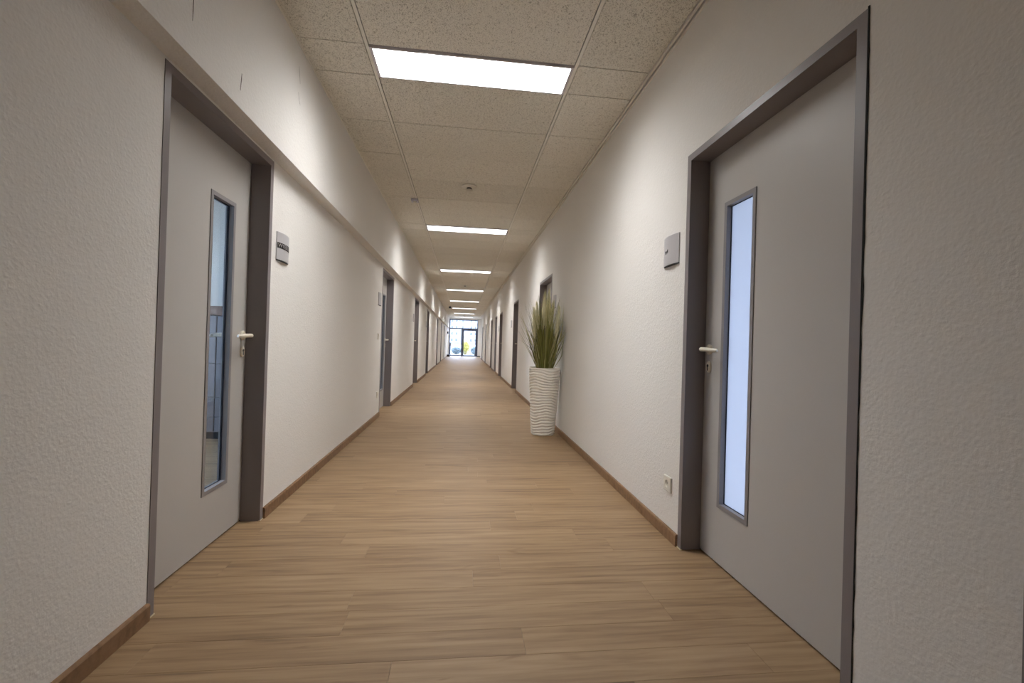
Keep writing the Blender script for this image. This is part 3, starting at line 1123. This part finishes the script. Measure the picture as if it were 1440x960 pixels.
# ------------------------------------------------------------------ rooms behind the glazed doors
def room(tagname, x_in, x_out, y0, y1, wy0, wy1, wz0, wz1, wn, mat):
    s = 1 if x_out > x_in else -1
    b = MB()
    b.box(x_in, x_out + s * 0.15, y0 - 0.12, y0, 0, 2.70)
    b.box(x_in, x_out + s * 0.15, y1, y1 + 0.12, 0, 2.70)
    b.box(x_out, x_out + s * 0.15, y0, wy0, 0, 2.70)
    b.box(x_out, x_out + s * 0.15, wy1, y1, 0, 2.70)
    b.box(x_out, x_out + s * 0.15, wy0, wy1, 0, wz0)
    b.box(x_out, x_out + s * 0.15, wy0, wy1, wz1, 2.70)
    struct(b.build('wall_' + tagname, mat))
    b = MB().box(x_in, x_out + s * 0.15, y0 - 0.12, y1 + 0.12, 2.70, 2.90)
    struct(b.build('ceiling_' + tagname, mat))
    t = empty('window_%d' % wn, (x_out, (wy0 + wy1) / 2, wz0))
    struct(t)
    cy = (wy0 + wy1) / 2
    h = wz1 - wz0
    w_ = (wy1 - wy0) / 2
    b = MB()
    for (p, q, z0, z1) in ((-w_, -w_ + 0.06, 0, h), (w_ - 0.06, w_, 0, h), (-w_ + .06, w_ - .06, 0, 0.06), (-w_ + .06, w_ - .06, h - 0.06, h), (-0.04, 0.04, 0.06, h - 0.06)):
        b.box(s * 0.04, s * 0.10, p, q, z0, z1)
    b.build('window_frame', M['white'], t)
    MB().box(s * 0.068, s * 0.072, -w_ + 0.06, -0.04, 0.06, h - 0.06).build('pane', M['glass'], t)
    MB().box(s * 0.068, s * 0.072, 0.04, w_ - 0.06, 0.06, h - 0.06).build('pane', M['glass'], t)


xi = XL - WT
room('office_left', xi, -3.7, -0.4, 5.05, 0.5, 4.2, 0.7, 2.5, 2, M['office_wall'])
room('office_left_far', xi, -3.7, 5.30, 9.2, 5.45, 9.05, 0.3, 2.6, 3, M['office_wall'])
room('office_right', XR + WT, 3.4, -0.4, 4.4, 0.0, 4.1, 0.3, 2.55, 4, M['office_wall'])

# grey drawer cabinet seen through the left glass
t = empty('drawer_cabinet', (-2.6, 4.80, 0.0005))
tag(t, 'grey drawer cabinet with a walnut top seen through the left door glass', 'cabinet')
MB().box(-0.8, 0.7, -0.22, 0.22, 0.07, 1.22).build('carcass', M['cab'], t)
MB().box(-0.78, 0.68, -0.20, 0.20, 0.0, 0.07).build('plinth', M['print'], t)
MB().box(-0.82, 0.72, -0.25, 0.22, 1.22, 1.31).build('cabinet_top', M['cabtop'], t, bevel=0.004)
for i in range(3):
    for z0, z1 in ((0.08, 0.22), (0.228, 0.41), (0.418, 0.74), (0.748, 1.21)):
        x0 = -0.795 + i * 0.498
        d = MB().box(x0, x0 + 0.49, -0.242, -0.2205, z0, z1).build('drawer', M['cab'], t, bevel=0.003)
        MB().box(x0 + 0.17, x0 + 0.32, -0.262, -0.2425, z1 - 0.05, z1 - 0.035).build('drawer_pull', M['alu'], d)
t = tag(MB().box(-2.60, -2.20, 5.025, 5.048, 1.40, 2.0).build('pin_board', M['panel'], bevel=0.004), 'blue grey pin board on the office wall behind the left door glass', 'pin board')

# ------------------------------------------------------------------ outside the entrance
gr = struct(MB().box(-60, 60, Y1 + 0.2, 230, -0.25, -0.03).box(-60, 60, -40, Y1 + 0.2, -0.5, -0.25).build('ground', M['pave']))
bl = empty('apartment_building', (0, 200, -0.03))
tag(bl, 'pale building with rows of windows beyond the glazed entrance', 'building')
MB().box(-34, 30, 0, 12, 0, 40).build('wall', M['render'], bl)
wf = MB()
for (a, c, z0, z1) in ((0, 0.08, 0, 1.5), (1.12, 1.2, 0, 1.5), (0.08, 1.12, 0, 0.1), (0.08, 1.12, 1.4, 1.5)):
    wf.box(a, c, -0.06, -0.001, z0, z1)
wf_me = wf.mesh('window', M['white'])
wp_me = MB().box(0.08, 1.12, -0.03, -0.001, 0.1, 1.4).mesh('pane', M['winglass'])
for zi in range(6):
    for xi_ in range(14):
        wfo = link('window', wf_me, bl, (-24 + xi_ * 2.9 + (0.9 if xi_ % 3 == 0 else 0), 0, 1.2 + zi * 2.9))
        link('pane', wp_me, wfo)


def shrub(name, loc, rx, ry, rz, n, mat, label, seed):
    t = empty(name, loc)
    tag(t, label, 'shrub')
    r = random.Random(seed)
    b = MB()
    for i in range(n):
        d = Vector((r.gauss(0, 1), r.gauss(0, 1), r.gauss(0, 1))).normalized() * (r.random() ** 0.4)
        c = Vector((d.x * rx, d.y * ry, rz * 1.1 + d.z * rz))
        e1 = Vector((r.gauss(0, 1), r.gauss(0, 1), r.gauss(0, 1))).normalized() * 0.05
        e2 = Vector((r.gauss(0, 1), r.gauss(0, 1), r.gauss(0, 1))).normalized() * 0.035
        b.face_mesh([c - e1, c + e2, c + e1, c - e2], [(0, 1, 2, 3)])
    o = b.build('foliage', mat, t)
    o['kind'] = 'stuff'
    b = MB()
    for k in range(5):
        b.tube([(0.03 * k - 0.06, 0, 0), (0.2 * (k - 2) * rx, r.uniform(-.2, .2) * ry, rz * 1.2)], [0.02, 0.008], 6)
    b.build('stem', M['bark'], t)


shrub('yellow_shrub', (0.20, 37.5, -0.03), 0.40, 0.4, 0.55, 1400, M['yellow'], 'yellow flowering shrub outside behind the glass door', 1)
shrub('grey_shrub', (1.05, 36.0, -0.03), 0.42, 0.4, 0.34, 1500, M['hedge'], 'low grey green shrub outside behind the right half of the glass door', 2)
shrub('grey_shrub', (-0.55, 37.2, -0.03), 0.45, 0.4, 0.30, 1200, M['hedge'], 'low grey green shrub outside behind the fixed side glass', 4)
t = empty('parking_bollard', (-0.98, 34.0, -0.03))
tag(t, 'dark post outside at the left edge of the entrance glazing', 'bollard')
MB().tube([(0, 0, 0), (0, 0, 0.75)], 0.05, 14).build('post', M['black'], t)
MB().lathe([(0.0, 0.75), (0.07, 0.75), (0.07, 0.95), (0.04, 1.0), (0.0, 1.0)], 14).build('cap', M['black'], t)
